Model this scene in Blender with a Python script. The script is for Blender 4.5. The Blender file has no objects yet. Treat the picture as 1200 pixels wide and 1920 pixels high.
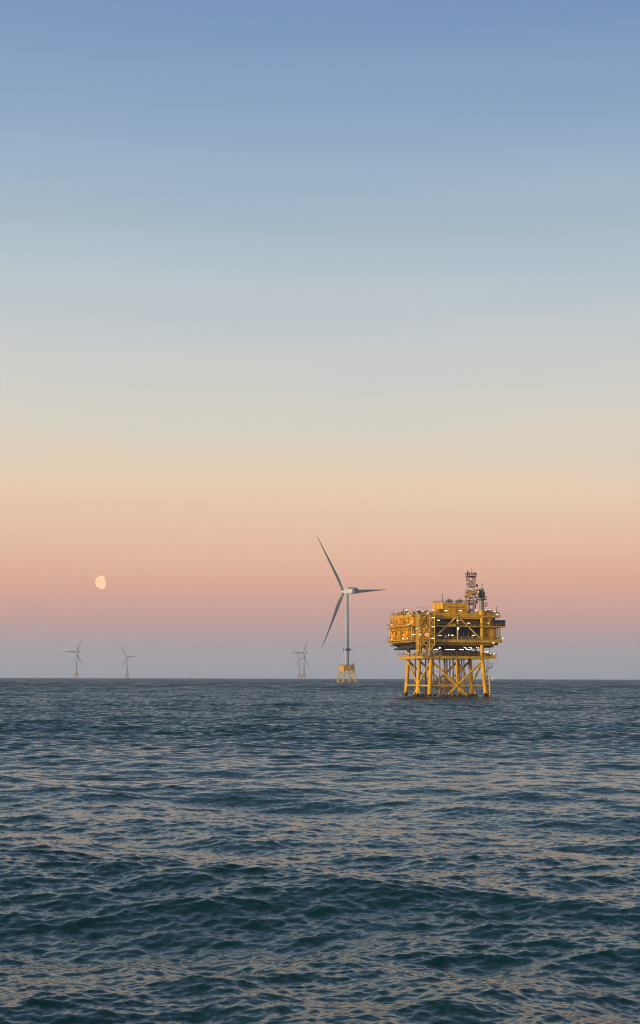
import bpy, math, random
import numpy as np
from mathutils import Vector, Matrix

random.seed(7)
R = math.radians
SC = bpy.context.scene
COL = SC.collection

# ------------------------------------------------------------------ camera
H_CAM = 7.5
EARTH = 7.4e6                       # effective earth radius with refraction
cam = bpy.data.cameras.new('camera')
cam_o = bpy.data.objects.new('camera', cam)
COL.objects.link(cam_o)
cam.sensor_fit = 'VERTICAL'
cam.sensor_height = 36.0
cam.lens = 52.0
cam.clip_start = 0.5
cam.clip_end = 60000
cp, sp, cr, sr = math.cos(R(6.35)), math.sin(R(6.35)), math.cos(R(.16)), math.sin(R(.16))
Fv, Uv, Rv = Vector((0, cp, sp)), Vector((0, -sp, cp)), Vector((1, 0, 0))
R2, U2 = Rv * cr + Uv * sr, Uv * cr - Rv * sr
M = Matrix.Identity(4)
for i in range(3):
    M[i][0], M[i][1], M[i][2] = R2[i], U2[i], -Fv[i]
M[2][3] = H_CAM
cam_o.matrix_world = M
SC.camera = cam_o

# ------------------------------------------------------------------ sky and sun
SUN_AZ, SUN_EL = 236.0, 7.0         # low sun behind the camera, to the left
sun_dir = Vector((math.sin(R(SUN_AZ)) * math.cos(R(SUN_EL)), math.cos(R(SUN_AZ)) * math.cos(R(SUN_EL)), math.sin(R(SUN_EL))))
sun = bpy.data.lights.new('sun', 'SUN')
sun.energy = 3.6
sun.angle = R(8)
sun.color = (1.0, .80, .58)
sun_o = bpy.data.objects.new('sun', sun)
sun_o.rotation_euler = (-sun_dir).to_track_quat('-Z', 'Y').to_euler()
COL.objects.link(sun_o)


def lin(c):
    return tuple(((v / 255) / 12.92 if v / 255 <= .04045 else ((v / 255 + .055) / 1.055) ** 2.4) for v in c)


world = bpy.data.worlds.new('World')
SC.world = world
world.use_nodes = True
nt = world.node_tree
nt.nodes.clear()
N = nt.nodes.new
tc = N('ShaderNodeTexCoord')
nrm = N('ShaderNodeVectorMath'); nrm.operation = 'NORMALIZE'
nt.links.new(tc.outputs['Generated'], nrm.inputs[0])
sep = N('ShaderNodeSeparateXYZ'); nt.links.new(nrm.outputs[0], sep.inputs[0])
asn = N('ShaderNodeMath'); asn.operation = 'ARCSINE'; nt.links.new(sep.outputs['Z'], asn.inputs[0])
# faint uneven air so that the gradient is not perfectly clean
mp = N('ShaderNodeMapping'); mp.inputs['Scale'].default_value = (2.2, 2.2, 22)
nt.links.new(nrm.outputs[0], mp.inputs[0])
nz = N('ShaderNodeTexNoise'); nz.inputs['Scale'].default_value = 1.6; nz.inputs['Detail'].default_value = 2
nt.links.new(mp.outputs[0], nz.inputs['Vector'])
nm = N('ShaderNodeMath'); nm.operation = 'MULTIPLY_ADD'; nm.inputs[1].default_value = .036; nm.inputs[2].default_value = -.018
nt.links.new(nz.outputs['Fac'], nm.inputs[0])
tilt = N('ShaderNodeMath'); tilt.operation = 'MULTIPLY_ADD'; tilt.inputs[1].default_value = .012
nt.links.new(sep.outputs['X'], tilt.inputs[0]); nt.links.new(nm.outputs[0], tilt.inputs[2])
ad = N('ShaderNodeMath'); ad.operation = 'ADD'
fade = N('ShaderNodeMapRange'); fade.inputs['From Min'].default_value = .03; fade.inputs['From Max'].default_value = .14
nt.links.new(sep.outputs['Z'], fade.inputs['Value'])
unev = N('ShaderNodeMath'); unev.operation = 'MULTIPLY'
nt.links.new(tilt.outputs[0], unev.inputs[0]); nt.links.new(fade.outputs[0], unev.inputs[1])
nt.links.new(asn.outputs[0], ad.inputs[0]); nt.links.new(unev.outputs[0], ad.inputs[1])
mr = N('ShaderNodeMapRange'); mr.inputs['From Min'].default_value = 0; mr.inputs['From Max'].default_value = R(50)
nt.links.new(ad.outputs[0], mr.inputs['Value'])
ramp = N('ShaderNodeValToRGB')
SKY = [(0.0, (159, 160, 165)), (1.1, (166, 158, 160)), (2.1, (189, 157, 152)), (2.9, (206, 163, 150)), (3.8, (218, 172, 150)),
       (5.4, (227, 190, 163)), (7.5, (228, 204, 178)), (9.5, (215, 207, 193)), (11.6, (204, 205, 200)), (13.6, (194, 200, 203)),
       (15.7, (180, 193, 202)), (17.7, (165, 184, 198)), (19.6, (152, 175, 198)), (21.6, (140, 165, 195)), (23.5, (131, 157, 191)), (25.5, (122, 148, 188)), (40, (110, 138, 166)), (50, (98, 126, 152))]
# the air between the camera and the sky is real haze (built below): these are the colours of the sky above it
HAZE_D, HAZE_L, HAZE_TOP, HAZE_R = .00016, (.20, .20, .215), 200.0, 11300.0


def above_haze(e, c):
    L = min((HAZE_TOP - H_CAM) / max(math.sin(R(e)), 1e-4), HAZE_R)
    T = math.exp(-HAZE_D * L)
    return tuple(max(.01, (v - (1 - T) * h) / T) for v, h in zip(lin(c), HAZE_L))


def lerp_sky(e):
    for (e0, c0), (e1, c1) in zip(SKY, SKY[1:]):
        if e <= e1:
            t = (e - e0) / (e1 - e0); return tuple(a + (b - a) * t for a, b in zip(c0, c1))


STOPS = sorted(set([e for e, c in SKY] + [.3, .6, .86, .95, 1.3, 1.6, 2.5, 3.3]))
SKY2 = [(e, above_haze(e, lerp_sky(e))) for e in STOPS]
cr_ = ramp.color_ramp
for i, (e, c) in enumerate(SKY2):
    el = cr_.elements[i] if i < 2 else cr_.elements.new(min(1, e / 50))
    el.position = min(1, e / 50)
    el.color = (*c, 1)
# element order can shuffle while inserting: write all colours again in order
for el, (e, c) in zip(cr_.elements, SKY2):
    el.position = min(1, e / 50); el.color = (*c, 1)
nt.links.new(mr.outputs[0], ramp.inputs[0])
bg1 = N('ShaderNodeBackground'); nt.links.new(ramp.outputs[0], bg1.inputs[0]); bg1.inputs[1].default_value = 1.0
sky = N('ShaderNodeTexSky'); sky.sky_type = 'NISHITA'; sky.sun_disc = False
sky.sun_elevation = R(SUN_EL); sky.sun_rotation = R(SUN_AZ)
bg2 = N('ShaderNodeBackground'); nt.links.new(sky.outputs[0], bg2.inputs[0]); bg2.inputs[1].default_value = .075
dt = N('ShaderNodeVectorMath'); dt.operation = 'DOT_PRODUCT'
dt.inputs[1].default_value = (math.sin(R(SUN_AZ)), math.cos(R(SUN_AZ)), 0)
nt.links.new(nrm.outputs[0], dt.inputs[0])
fm = N('ShaderNodeMapRange'); fm.interpolation_type = 'SMOOTHSTEP'
fm.inputs['From Min'].default_value = -.1; fm.inputs['From Max'].default_value = .7
nt.links.new(dt.outputs['Value'], fm.inputs['Value'])
mx = N('ShaderNodeMixShader')
nt.links.new(fm.outputs[0], mx.inputs[0]); nt.links.new(bg1.outputs[0], mx.inputs[1]); nt.links.new(bg2.outputs[0], mx.inputs[2])
wo = N('ShaderNodeOutputWorld'); nt.links.new(mx.outputs[0], wo.inputs['Surface'])

SC.view_settings.view_transform = 'Standard'
SC.view_settings.look = 'None'
SC.view_settings.exposure = 0
SC.view_settings.gamma = 1
SC.cycles.max_bounces = 8
SC.cycles.volume_bounces = 0
SC.cycles.filter_width = 1.1


# ------------------------------------------------------------------ materials
def pbr(name, col, rough=.5, metal=0.0, col2=None, stain=.0, scale=1.5, streak=1.0, bump=0.0, spec=.5):
    m = bpy.data.materials.new(name); m.use_nodes = True
    t = m.node_tree; b = t.nodes['Principled BSDF']
    b.inputs['Roughness'].default_value = rough
    b.inputs['Metallic'].default_value = metal
    b.inputs['Specular IOR Level'].default_value = spec
    tc = t.nodes.new('ShaderNodeTexCoord')
    mp = t.nodes.new('ShaderNodeMapping'); mp.inputs['Scale'].default_value = (1, 1, streak)
    t.links.new(tc.outputs['Object'], mp.inputs[0])
    n1 = t.nodes.new('ShaderNodeTexNoise'); n1.inputs['Scale'].default_value = scale
    n1.inputs['Detail'].default_value = 6; n1.inputs['Roughness'].default_value = .65
    t.links.new(mp.outputs[0], n1.inputs['Vector'])
    rp = t.nodes.new('ShaderNodeValToRGB')
    c2 = col2 or tuple(v * .6 for v in col)
    lo = .5 - .28 * stain
    rp.color_ramp.elements[0].position = max(0, .34 - .0 * lo); rp.color_ramp.elements[0].color = (*[a * stain + b_ * (1 - stain) for a, b_ in zip(c2, col)], 1)
    rp.color_ramp.elements[1].position = .52; rp.color_ramp.elements[1].color = (*col, 1)
    t.links.new(n1.outputs['Fac'], rp.inputs[0])
    n2 = t.nodes.new('ShaderNodeTexNoise'); n2.inputs['Scale'].default_value = scale * .25; n2.inputs['Detail'].default_value = 3
    t.links.new(tc.outputs['Object'], n2.inputs['Vector'])
    hv = t.nodes.new('ShaderNodeHueSaturation')
    mrr = t.nodes.new('ShaderNodeMapRange'); mrr.inputs['To Min'].default_value = .82; mrr.inputs['To Max'].default_value = 1.12
    mrr.inputs['From Min'].default_value = .3; mrr.inputs['From Max'].default_value = .7
    t.links.new(n2.outputs['Fac'], mrr.inputs['Value']); t.links.new(mrr.outputs[0], hv.inputs['Value'])
    t.links.new(rp.outputs[0], hv.inputs['Color']); t.links.new(hv.outputs[0], b.inputs['Base Color'])
    if bump:
        bp = t.nodes.new('ShaderNodeBump'); bp.inputs['Strength'].default_value = bump; bp.inputs['Distance'].default_value = .05
        t.links.new(n1.outputs['Fac'], bp.inputs['Height']); t.links.new(bp.outputs[0], b.inputs['Normal'])
    return m


def glow(name, col, strength):
    m = bpy.data.materials.new(name); m.use_nodes = True
    t = m.node_tree; b = t.nodes['Principled BSDF']
    b.inputs['Base Color'].default_value = (.8, .8, .8, 1)
    b.inputs['Emission Color'].default_value = (*col, 1)
    b.inputs['Emission Strength'].default_value = strength
    return m


YEL = pbr('yellow_steel', (.92, .49, .005), .45, col2=(.30, .11, .02), stain=.55, scale=.9, streak=.35, spec=.2)
YELW = pbr('yellow_cladding', (.95, .49, .005), .5, col2=(.50, .18, .015), stain=.8, scale=.55, streak=.6, spec=.2)
YELP = pbr('pale_yellow_steel', (.90, .54, .045), .5, col2=(.35, .18, .06), stain=.5, scale=1.2, spec=.2)
YELD = pbr('dark_yellow_steel', (.50, .25, .012), .6, col2=(.10, .05, .02), stain=.8, scale=.8, spec=.2)  # darker stained yellow, also on the middle and rear rows of braces
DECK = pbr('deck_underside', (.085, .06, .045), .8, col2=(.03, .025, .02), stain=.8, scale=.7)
EDGE = pbr('deck_edge', (.80, .47, .045), .6, col2=(.20, .09, .03), stain=.7, scale=.8, spec=.2)
NAVY = pbr('navy_paint', (.018, .032, .08), .4, col2=(.02, .02, .02), stain=.4, scale=.8)
DARK = pbr('dark_steel', (.022, .022, .022), .6, col2=(.05, .03, .02), stain=.5, scale=1.5)
GREY = pbr('grey_steel', (.26, .26, .24), .5, col2=(.12, .10, .08), stain=.5, scale=1.5)
GREEN = pbr('grey_green_paint', (.27, .28, .22), .5, col2=(.05, .05, .03), stain=.5, scale=1.5)
CRN = pbr('crane_grey_paint', (.30, .31, .27), .5, col2=(.14, .12, .09), stain=.6, scale=1.0, streak=.3)
WHT = pbr('white_paint', (.72, .72, .70), .45, col2=(.5, .48, .44), stain=.4, scale=.5)
TWR = pbr('tower_white_paint', (.44, .50, .56), .5, col2=(.40, .41, .41), stain=.5, scale=.12, streak=.4)
BLD = pbr('blade_grey_paint', (.34, .32, .31), .6, col2=(.28, .265, .255), stain=.5, scale=.2)
RED = pbr('red_paint', (.17, .04, .035), .5, col2=(.10, .02, .02), stain=.5, scale=1.0)
PNKW = pbr('weathered_white_paint', (.55, .47, .46), .5, col2=(.35, .26, .24), stain=.5, scale=1.0)
BLUG = pbr('blue_grey_paint', (.20, .26, .33), .5, scale=.3, stain=.4)
GRO = pbr('marine_growth', (.018, .02, .014), .9, col2=(.05, .035, .02), stain=.6, scale=3, bump=.6)
WARM = glow('warm_lamp', (1.0, .80, .52), 3.5)
COOL = glow('cool_lamp', (1.0, .95, .86), 4)
ORG = glow('orange_glow_ball', (1.0, .42, .06), .7)


# ------------------------------------------------------------------ mesh helpers
class MB:
    def __init__(s, off=(0, 0, 0)):
        s.v, s.f, s.m, s.s, s.off = [], [], [], [], Vector(off)

    def add(s, vs, fs, mi=0, smooth=False):
        n = len(s.v)
        s.v += [tuple(Vector(p) + s.off) for p in vs]
        s.f += [tuple(i + n for i in f) for f in fs]
        s.m += [mi] * len(fs); s.s += [smooth] * len(fs)
        return s

    def box(s, x0, x1, y0, y1, z0, z1, mi=0):
        p = [(x, y, z) for z in (z0, z1) for y in (y0, y1) for x in (x0, x1)]
        return s.add(p, [(0, 2, 3, 1), (4, 5, 7, 6), (0, 1, 5, 4), (2, 6, 7, 3), (0, 4, 6, 2), (1, 3, 7, 5)], mi)

    def tube(s, a, b, r, r2=None, n=10, mi=0, cap=True):
        a, b = Vector(a), Vector(b); r2 = r if r2 is None else r2
        d = (b - a).normalized()
        x = d.cross(Vector((0, 0, 1)) if abs(d.z) < .9 else Vector((1, 0, 0))).normalized(); y = d.cross(x)
        vs = [a + (x * math.cos(2 * math.pi * i / n) + y * math.sin(2 * math.pi * i / n)) * r for i in range(n)]
        vs += [b + (x * math.cos(2 * math.pi * i / n) + y * math.sin(2 * math.pi * i / n)) * r2 for i in range(n)]
        s.add(vs, [(i, i + n, (i + 1) % n + n, (i + 1) % n) for i in range(n)], mi, n > 5)
        if cap:
            s.add(vs[:n], [tuple(range(n))], mi); s.add(vs[n:], [tuple(reversed(range(n)))], mi)
        return s

    def bar(s, a, b, t, mi=0):
        return s.tube(a, b, t * .7071, n=4, mi=mi)

    def ball(s, c, r, mi=0, nu=8, nv=6, sz=1.0):
        c = Vector(c); vs = []
        for j in range(1, nv):
            for i in range(nu):
                t, p = math.pi * j / nv, 2 * math.pi * i / nu
                vs.append(c + Vector((r * math.sin(t) * math.cos(p), r * math.sin(t) * math.sin(p), r * sz * math.cos(t))))
        vs += [c + Vector((0, 0, r * sz)), c - Vector((0, 0, r * sz))]
        T, B = len(vs) - 2, len(vs) - 1
        fs = [(j * nu + i, (j + 1) * nu + i, (j + 1) * nu + (i + 1) % nu, j * nu + (i + 1) % nu) for j in range(nv - 2) for i in range(nu)]
        fs += [(T, i, (i + 1) % nu) for i in range(nu)] + [(B, (nv - 2) * nu + (i + 1) % nu, (nv - 2) * nu + i) for i in range(nu)]
        return s.add(vs, fs, mi, True)

    def rail(s, pts, h=1.15, mi=0, t=.07, step=1.6, close=False):
        pts = [Vector(p) for p in pts]
        if close: pts.append(pts[0])
        for a, b in zip(pts, pts[1:]):
            n = max(1, int((b - a).length / step))
            for k in range(n + 1):
                q = a.lerp(b, k / n); s.bar(q, q + Vector((0, 0, h)), t, mi)
            for hh in (h, h * .55):
                s.bar(a + Vector((0, 0, hh)), b + Vector((0, 0, hh)), t, mi)
        return s

    def build(s, name, mats, parent=None):
        me = bpy.data.meshes.new(name)
        me.from_pydata(s.v, [], s.f)
        for m in (mats if isinstance(mats, (list, tuple)) else [mats]): me.materials.append(m)
        me.polygons.foreach_set('material_index', s.m)
        me.polygons.foreach_set('use_smooth', s.s)
        me.update()
        o = bpy.data.objects.new(name, me); COL.objects.link(o)
        if parent: o.parent = parent
        return o


def thing(name, label, cat, loc=(0, 0, 0), rz=0, group=None):
    o = bpy.data.objects.new(name, None); COL.objects.link(o)
    o.location = loc; o.rotation_euler = (0, 0, rz); o['label'] = label; o['category'] = cat
    o.empty_display_size = 1
    if group: o['group'] = group
    return o


def copy_tree(o, parent=None):
    c = o.copy(); COL.objects.link(c)
    if parent: c.parent = parent
    for ch in list(o.children): copy_tree(ch, c)
    return c


def drop(x, y):
    return -(x * x + y * y) / 2 / EARTH


# ------------------------------------------------------------------ the sea
def ocean_tile(L, n, kmin, kmax, seed, wind, A, kp, choppy, spread):
    rng = np.random.default_rng(seed)
    k1 = np.fft.fftfreq(n, L / n) * 2 * np.pi
    kx, ky = np.meshgrid(k1, k1, indexing='ij')
    k = np.hypot(kx, ky); k[0, 0] = 1
    band = (k >= kmin) & (k < kmax)
    th = np.arctan2(ky, kx) - wind
    D = np.abs(np.cos(th / 2)) ** (2 * spread)
    q = np.linspace(-math.pi, math.pi, 721)
    D = D / np.trapz(np.abs(np.cos(q / 2)) ** (2 * spread), q)
    P = A * k ** -4.0 * np.exp(-(kp / k) ** 2) * D * band
    P[0, 0] = 0
    dk = 2 * np.pi / L
    H = (rng.normal(size=k.shape) + 1j * rng.normal(size=k.shape)) * np.sqrt(P) * dk
    nn = n * n
    h = np.real(np.fft.ifft2(H)) * nn
    dx = np.real(np.fft.ifft2(1j * kx / k * H)) * nn * choppy
    dy = np.real(np.fft.ifft2(1j * ky / k * H)) * nn * choppy
    return np.stack([dx, dy, h], -1).astype(np.float32)


def sample(tile, L, x, y, rot):
    n = tile.shape[0]; c, s = math.cos(rot), math.sin(rot)
    u = (c * x + s * y) / L * n; v = (-s * x + c * y) / L * n
    iu = np.floor(u).astype(np.int64); iv = np.floor(v).astype(np.int64)
    fu = (u - iu)[..., None].astype(np.float32); fv = (v - iv)[..., None].astype(np.float32)
    iu %= n; iv %= n; ju = (iu + 1) % n; jv = (iv + 1) % n
    t = (tile[iu, iv] * (1 - fu) + tile[ju, iv] * fu) * (1 - fv) + (tile[iu, jv] * (1 - fu) + tile[ju, jv] * fu) * fv
    out = np.empty_like(t)
    out[..., 0] = c * t[..., 0] - s * t[..., 1]; out[..., 1] = s * t[..., 0] + c * t[..., 1]; out[..., 2] = t[..., 2]
    return out


def sstep(x, a, b):
    t = np.clip((x - a) / (b - a), 0, 1); return t * t * (3 - 2 * t)


def build_sea():
    HS, LP, SEED = 1.2, 36.0, 42
    kp = 2 * math.pi / LP
    A = (HS / 4) ** 2 * 2 * kp * kp
    wind = R(-98)                      # direction the waves run: towards the camera, slightly across
    rs = [5.0]
    while rs[-1] < 11000:
        r = rs[-1]
        rs.append(r + (.075 if r < 40 else .0021 * r - .009 if r < 3500 else .0035 * r))
    rs = np.array(rs)
    a = [0.0]
    while a[-1] < R(15.5): a.append(a[-1] + .00115)
    step = .00115
    while a[-1] < math.pi:
        step = min(step * 1.13, R(3)); a.append(a[-1] + step)
    a[-1] = math.pi
    a = np.array(a)
    az = np.concatenate([-a[::-1][:-1], a[:-1]])          # closed ring
    nr, na = len(rs), len(az)
    rg, ag = np.meshgrid(rs, az, indexing='ij')
    X = rg * np.sin(ag); Y = rg * np.cos(ag)
    sp = np.gradient(rs)[:, None] * np.ones((1, na))
    t0 = ocean_tile(331., 1024, 0, 2 * math.pi / 6, SEED, wind - .35, A, kp, 1.0, 7)
    t1 = ocean_tile(61., 512, 2 * math.pi / 6, 2 * math.pi / 1.1, 12, wind + .3, A * 1.5, kp, .9, 4.0)
    t2 = ocean_tile(13.7, 512, 2 * math.pi / 1.1, 2 * math.pi / .16, 13, wind - .4, A * 3.0, kp, .9, 2.5)
    w2 = 1 - sstep(sp, .10, .45)
    w1 = 1 - sstep(sp, .9, 3.0)
    w0 = 1 - .35 * sstep(sp, 3.0, 12.0)
    P = sample(t0, 331., X, Y - 11.5, .35) * w0[..., None]
    P += sample(t1, 61., X, Y, -.22) * w1[..., None]
    P += sample(t2, 13.7, X, Y, .47) * w2[..., None]
    # swells of slightly different height from patch to patch
    g = .78 + .30 * np.sin(X * .013 + Y * .021 + 1.1) * np.sin(Y * .017 - X * .008 + .4)
    P[..., :2] *= g[..., None]; P[..., 2] *= g
    co = np.empty((nr * na + 1, 3), np.float32)
    co[:-1, 0] = (X + P[..., 0]).ravel(); co[:-1, 1] = (Y + P[..., 1]).ravel()
    co[:-1, 2] = (P[..., 2] - rg * rg / 2 / EARTH).ravel()
    co[-1] = (0, 0, 0)
    idx = np.arange(nr * na).reshape(nr, na)
    i0 = idx[:-1]; i1 = idx[1:]
    q = np.stack([i0, np.roll(i0, -1, 1), np.roll(i1, -1, 1), i1], -1).reshape(-1, 4)[:, ::-1]
    tri = np.stack([np.full(na, nr * na), np.roll(idx[0], -1), idx[0]], -1)[:, ::-1]
    loops = np.concatenate([q.ravel(), tri.ravel()]).astype(np.int32)
    nq, nt_ = len(q), len(tri)
    me = bpy.data.meshes.new('sea')
    me.vertices.add(len(co)); me.vertices.foreach_set('co', co.ravel())
    me.loops.add(len(loops)); me.loops.foreach_set('vertex_index', loops)
    me.polygons.add(nq + nt_)
    st = np.concatenate([np.arange(nq) * 4, nq * 4 + np.arange(nt_) * 3]).astype(np.int32)
    me.polygons.foreach_set('loop_start', st)
    me.update(calc_edges=True)
    me.polygons.foreach_set('use_smooth', np.ones(nq + nt_, bool))
    for nm_, w in (('fine', 1 - w2), ('mid', 1 - w1)):
        at = me.attributes.new(nm_, 'FLOAT', 'POINT')
        at.data.foreach_set('value', np.append(w.ravel(), 0).astype(np.float32))
    o = bpy.data.objects.new('sea', me); COL.objects.link(o); o['kind'] = 'structure'
    # water
    m = bpy.data.materials.new('sea_water'); m.use_nodes = True
    t = m.node_tree; b = t.nodes['Principled BSDF']
    b.inputs['IOR'].default_value = 1.33
    b.inputs['Specular Tint'].default_value = (.72, 1.0, .94, 1)
    b.inputs['Roughness'].default_value = .12
    nw = t.nodes.new; lk = t.links.new
    tc = nw('ShaderNodeTexCoord')
    body = nw('ShaderNodeTexNoise'); body.inputs['Scale'].default_value = .02; body.inputs['Detail'].default_value = 3
    lk(tc.outputs['Object'], body.inputs['Vector'])
    rp = nw('ShaderNodeValToRGB')
    rp.color_ramp.elements[0].position = .3; rp.color_ramp.elements[0].color = (.0006, .0235, .0225, 1)
    rp.color_ramp.elements[1].position = .7; rp.color_ramp.elements[1].color = (.0010, .0360, .0335, 1)
    lk(body.outputs['Fac'], rp.inputs[0]); lk(rp.outputs[0], b.inputs['Base Color'])
    geo = nw('ShaderNodeNewGeometry')
    nrm_in = geo.outputs['Normal']

    def slopes(scale, amp, attr, sx, rough=.55, det=3, base=0.0, lee=0.0):
        nonlocal nrm_in
        mp = nw('ShaderNodeMapping'); mp.inputs['Scale'].default_value = (sx, 1, 1)
        mp.inputs['Rotation'].default_value = (0, 0, R(8))
        lk(tc.outputs['Object'], mp.inputs[0])
        n = nw('ShaderNodeTexNoise'); n.inputs['Scale'].default_value = scale; n.inputs['Detail'].default_value = det
        n.inputs['Roughness'].default_value = rough
        lk(mp.outputs[0], n.inputs['Vector'])
        s = nw('ShaderNodeVectorMath'); s.operation = 'SUBTRACT'; s.inputs[1].default_value = (.5, .5 + lee, .5)
        lk(n.outputs['Color'], s.inputs[0])
        sc = nw('ShaderNodeVectorMath'); sc.operation = 'MULTIPLY'; sc.inputs[1].default_value = (amp * .7, amp, 0)
        lk(s.outputs[0], sc.inputs[0])
        if attr:
            at = nw('ShaderNodeAttribute'); at.attribute_name = attr
            mul = nw('ShaderNodeMath'); mul.operation = 'MULTIPLY_ADD'; mul.inputs[1].default_value = 1 - base; mul.inputs[2].default_value = base
            lk(at.outputs['Fac'], mul.inputs[0])
            s2 = nw('ShaderNodeVectorMath'); s2.operation = 'SCALE'
            lk(sc.outputs[0], s2.inputs[0]); lk(mul.outputs[0], s2.inputs['Scale']); out = s2.outputs[0]
        else:
            out = sc.outputs[0]
        a_ = nw('ShaderNodeVectorMath'); a_.operation = 'ADD'; lk(nrm_in, a_.inputs[0]); lk(out, a_.inputs[1])
        nrm_in = a_.outputs[0]
    slopes(7.0, .6, None, .5, rough=.7, det=4)
    slopes(1.6, 1.1, 'fine', .45, lee=.15)
    slopes(.28, 1.7, 'mid', .35, det=6, rough=.75, lee=.085)
    slopes(.045, .9, 'mid', .3, det=4, rough=.6)
    nn = nw('ShaderNodeVectorMath'); nn.operation = 'NORMALIZE'
    lk(nrm_in, nn.inputs[0]); lk(nn.outputs[0], b.inputs['Normal'])
    me.materials.append(m)
    return o


build_sea()


# ------------------------------------------------------------------ wind turbines
def tower_profile(z):
    return 2.9 - (2.9 - 2.1) * (z - 22) / (107 - 22)


def make_turbine(label, x, y, angs, yaw, group):
    """tower on a four legged jacket; the nose of the nacelle points along local +Y before yaw"""
    root = thing('wind_turbine', label, 'wind turbine', (x, y, drop(x, y)), 0, group)
    # jacket: four splayed legs, a braced frame between, box transition piece on top
    zt, a0, a1 = 14.8, 7.1, 9.3
    az = R(24)
    ca, sa = math.cos(az), math.sin(az)
    def P(i, j, z):
        a = a1 + (a0 - a1) * z / zt if z < zt else a0
        a *= .93
        return Vector(((i * ca - j * sa) * a, (i * sa + j * ca) * a, z))
    cs = [(1, 1), (1, -1), (-1, -1), (-1, 1)]
    jk = MB()
    for i, j in cs:
        MB().tube(P(i, j, -3), P(i, j, zt), .62, n=12).build('jacket_leg', YELP, root)
        MB().tube(P(i, j, -3), P(i, j, .9), .72, n=12).build('marine_growth', GRO, root)
    for k in range(4):
        c1, c2 = cs[k], cs[(k + 1) % 4]
        f = MB()
        f.tube(P(*c1, zt), P(*c2, .6), .36, n=8); f.tube(P(*c2, zt), P(*c1, .6), .36, n=8)
        f.tube(P(*c1, 1.2), P(*c2, 1.2), .3, n=8)
        f.build('cross_brace', YELP, root)
    tp = MB()
    rot = lambda px, py, z: Vector((px * ca - py * sa, px * sa + py * ca, z))
    def rbox(mb, x0, x1, y0, y1, z0, z1, mi=0):
        p = [rot(xx, yy, zz) for zz in (z0, z1) for yy in (y0, y1) for xx in (x0, x1)]
        mb.add(p, [(0, 2, 3, 1), (4, 5, 7, 6), (0, 1, 5, 4), (2, 6, 7, 3), (0, 4, 6, 2), (1, 3, 7, 5)], mi)
    h = a0 * .93 + .5
    rbox(tp, -h, h, -h, h, zt, 20.6)
    for s in (-1, 1):
        for q in (-.5, .0, .5):
            rbox(tp, s * h - .12, s * h + .12, q * h - .15, q * h + .15, zt + .2, 20.4)
            rbox(tp, q * h - .15, q * h + .15, s * h - .12, s * h + .12, zt + .2, 20.4)
    rbox(tp, -h - .5, h + .5, -h - .5, h + .5, 20.6, 21.0)
    t_ = tp.build('transition_piece', YEL, root)
    rl = MB(); e = h + .4
    rl.rail([rot(-e, -e, 21), rot(e, -e, 21), rot(e, e, 21), rot(-e, e, 21)], mi=0, t=.12, close=True)
    rl.build('handrail', YELD, t_)
    dv = MB(); dv.bar(rot(h - 1, -h + .6, 21), rot(h - 1, -h + .6, 24.5), .35); dv.bar(rot(h - 1, -h + .6, 24.3), rot(h + 1.3, -h + .2, 24.9), .3)
    rbox(dv, h - 3, h - 1.6, -h + .3, -h + 1.5, 21, 22.6)
    dv.build('davit_crane', DARK, root)
    ld = MB()
    for s in (-.35, .35): ld.bar(rot(s, -h - 1.6, -2), rot(s, -h - .9, 20.6), .22)
    for z in range(0, 21): ld.bar(rot(-.35, -h - 1.45, z), rot(.35, -h - 1.45, z), .12)
    ld.build('access_ladder', YELP, root)
    # tower
    tw = MB()
    zs = [21, 45, 46, 74, 75, 106.4]
    for z0, z1 in zip(zs, zs[1:]):
        ex = .05 if z1 - z0 < 2 else 0
        tw.tube((0, 0, z0), (0, 0, z1), tower_profile(z0) + ex, tower_profile(z1) + ex, n=40, cap=False)
    tw.tube((0, 0, 21), (0, 0, 21.5), 3.15, 3.15, n=40)
    tw_o = tw.build('tower', TWR, root)
    dr = MB(); dr.box(-.55, .55, -3.0, -2.8, 21.6, 23.9); dr.build('door', GREY, tw_o)
    for k, a in enumerate((180, 268, 335, 90)):
        a = R(a); r0 = tower_profile(40)
        d = Vector((math.cos(a), math.sin(a), 0))
        mb = MB(); c = d * (r0 + 1.0) + Vector((0, 0, 40.0))
        mb.tube(d * (r0 - .1) + Vector((0, 0, 40)), c, .22, n=8)
        mb.tube(c - d * .4, c + d * .5, 1.6, 1.6, n=18)
        mb.build('beacon_drum', DARK, root)
    # nacelle and rotor, turned to the wind
    top = bpy.data.objects.new('nacelle_pivot', None)
    yc, ys = math.cos(yaw), math.sin(yaw)
    T = lambda p: Vector((p[0] * yc - p[1] * ys, p[0] * ys + p[1] * yc, p[2]))
    bpy.data.objects.remove(top)
    def T_add(mb):
        mb.v = [tuple(T(p)) for p in mb.v]; return mb
    hubz = 110.0
    nb = MB()
    # rounded body section swept along Y
    secs = [(-11.8, 2.3, -2.6, 2.3), (-11.3, 2.8, -3.1, 2.9), (-6, 3.0, -3.3, 3.1), (1.0, 3.0, -3.2, 3.0), (2.6, 2.6, -2.7, 2.7), (3.3, 2.1, -2.2, 2.2)]
    ring = []
    for (yy, hw, zb, zt_) in secs:
        pts = []
        for k in range(20):
            t = 2 * math.pi * k / 20
            cx_, sx_ = math.cos(t), math.sin(t)
            pts.append((hw * math.copysign(abs(cx_) ** .45, cx_), yy, hubz + (zb + zt_) / 2 + (zt_ - zb) / 2 * math.copysign(abs(sx_) ** .45, sx_)))
        ring.append(pts)
    vs = [p for r_ in ring for p in r_]
    fs = [(a * 20 + i, a * 20 + (i + 1) % 20, (a + 1) * 20 + (i + 1) % 20, (a + 1) * 20 + i) for a in range(5) for i in range(20)]
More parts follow.
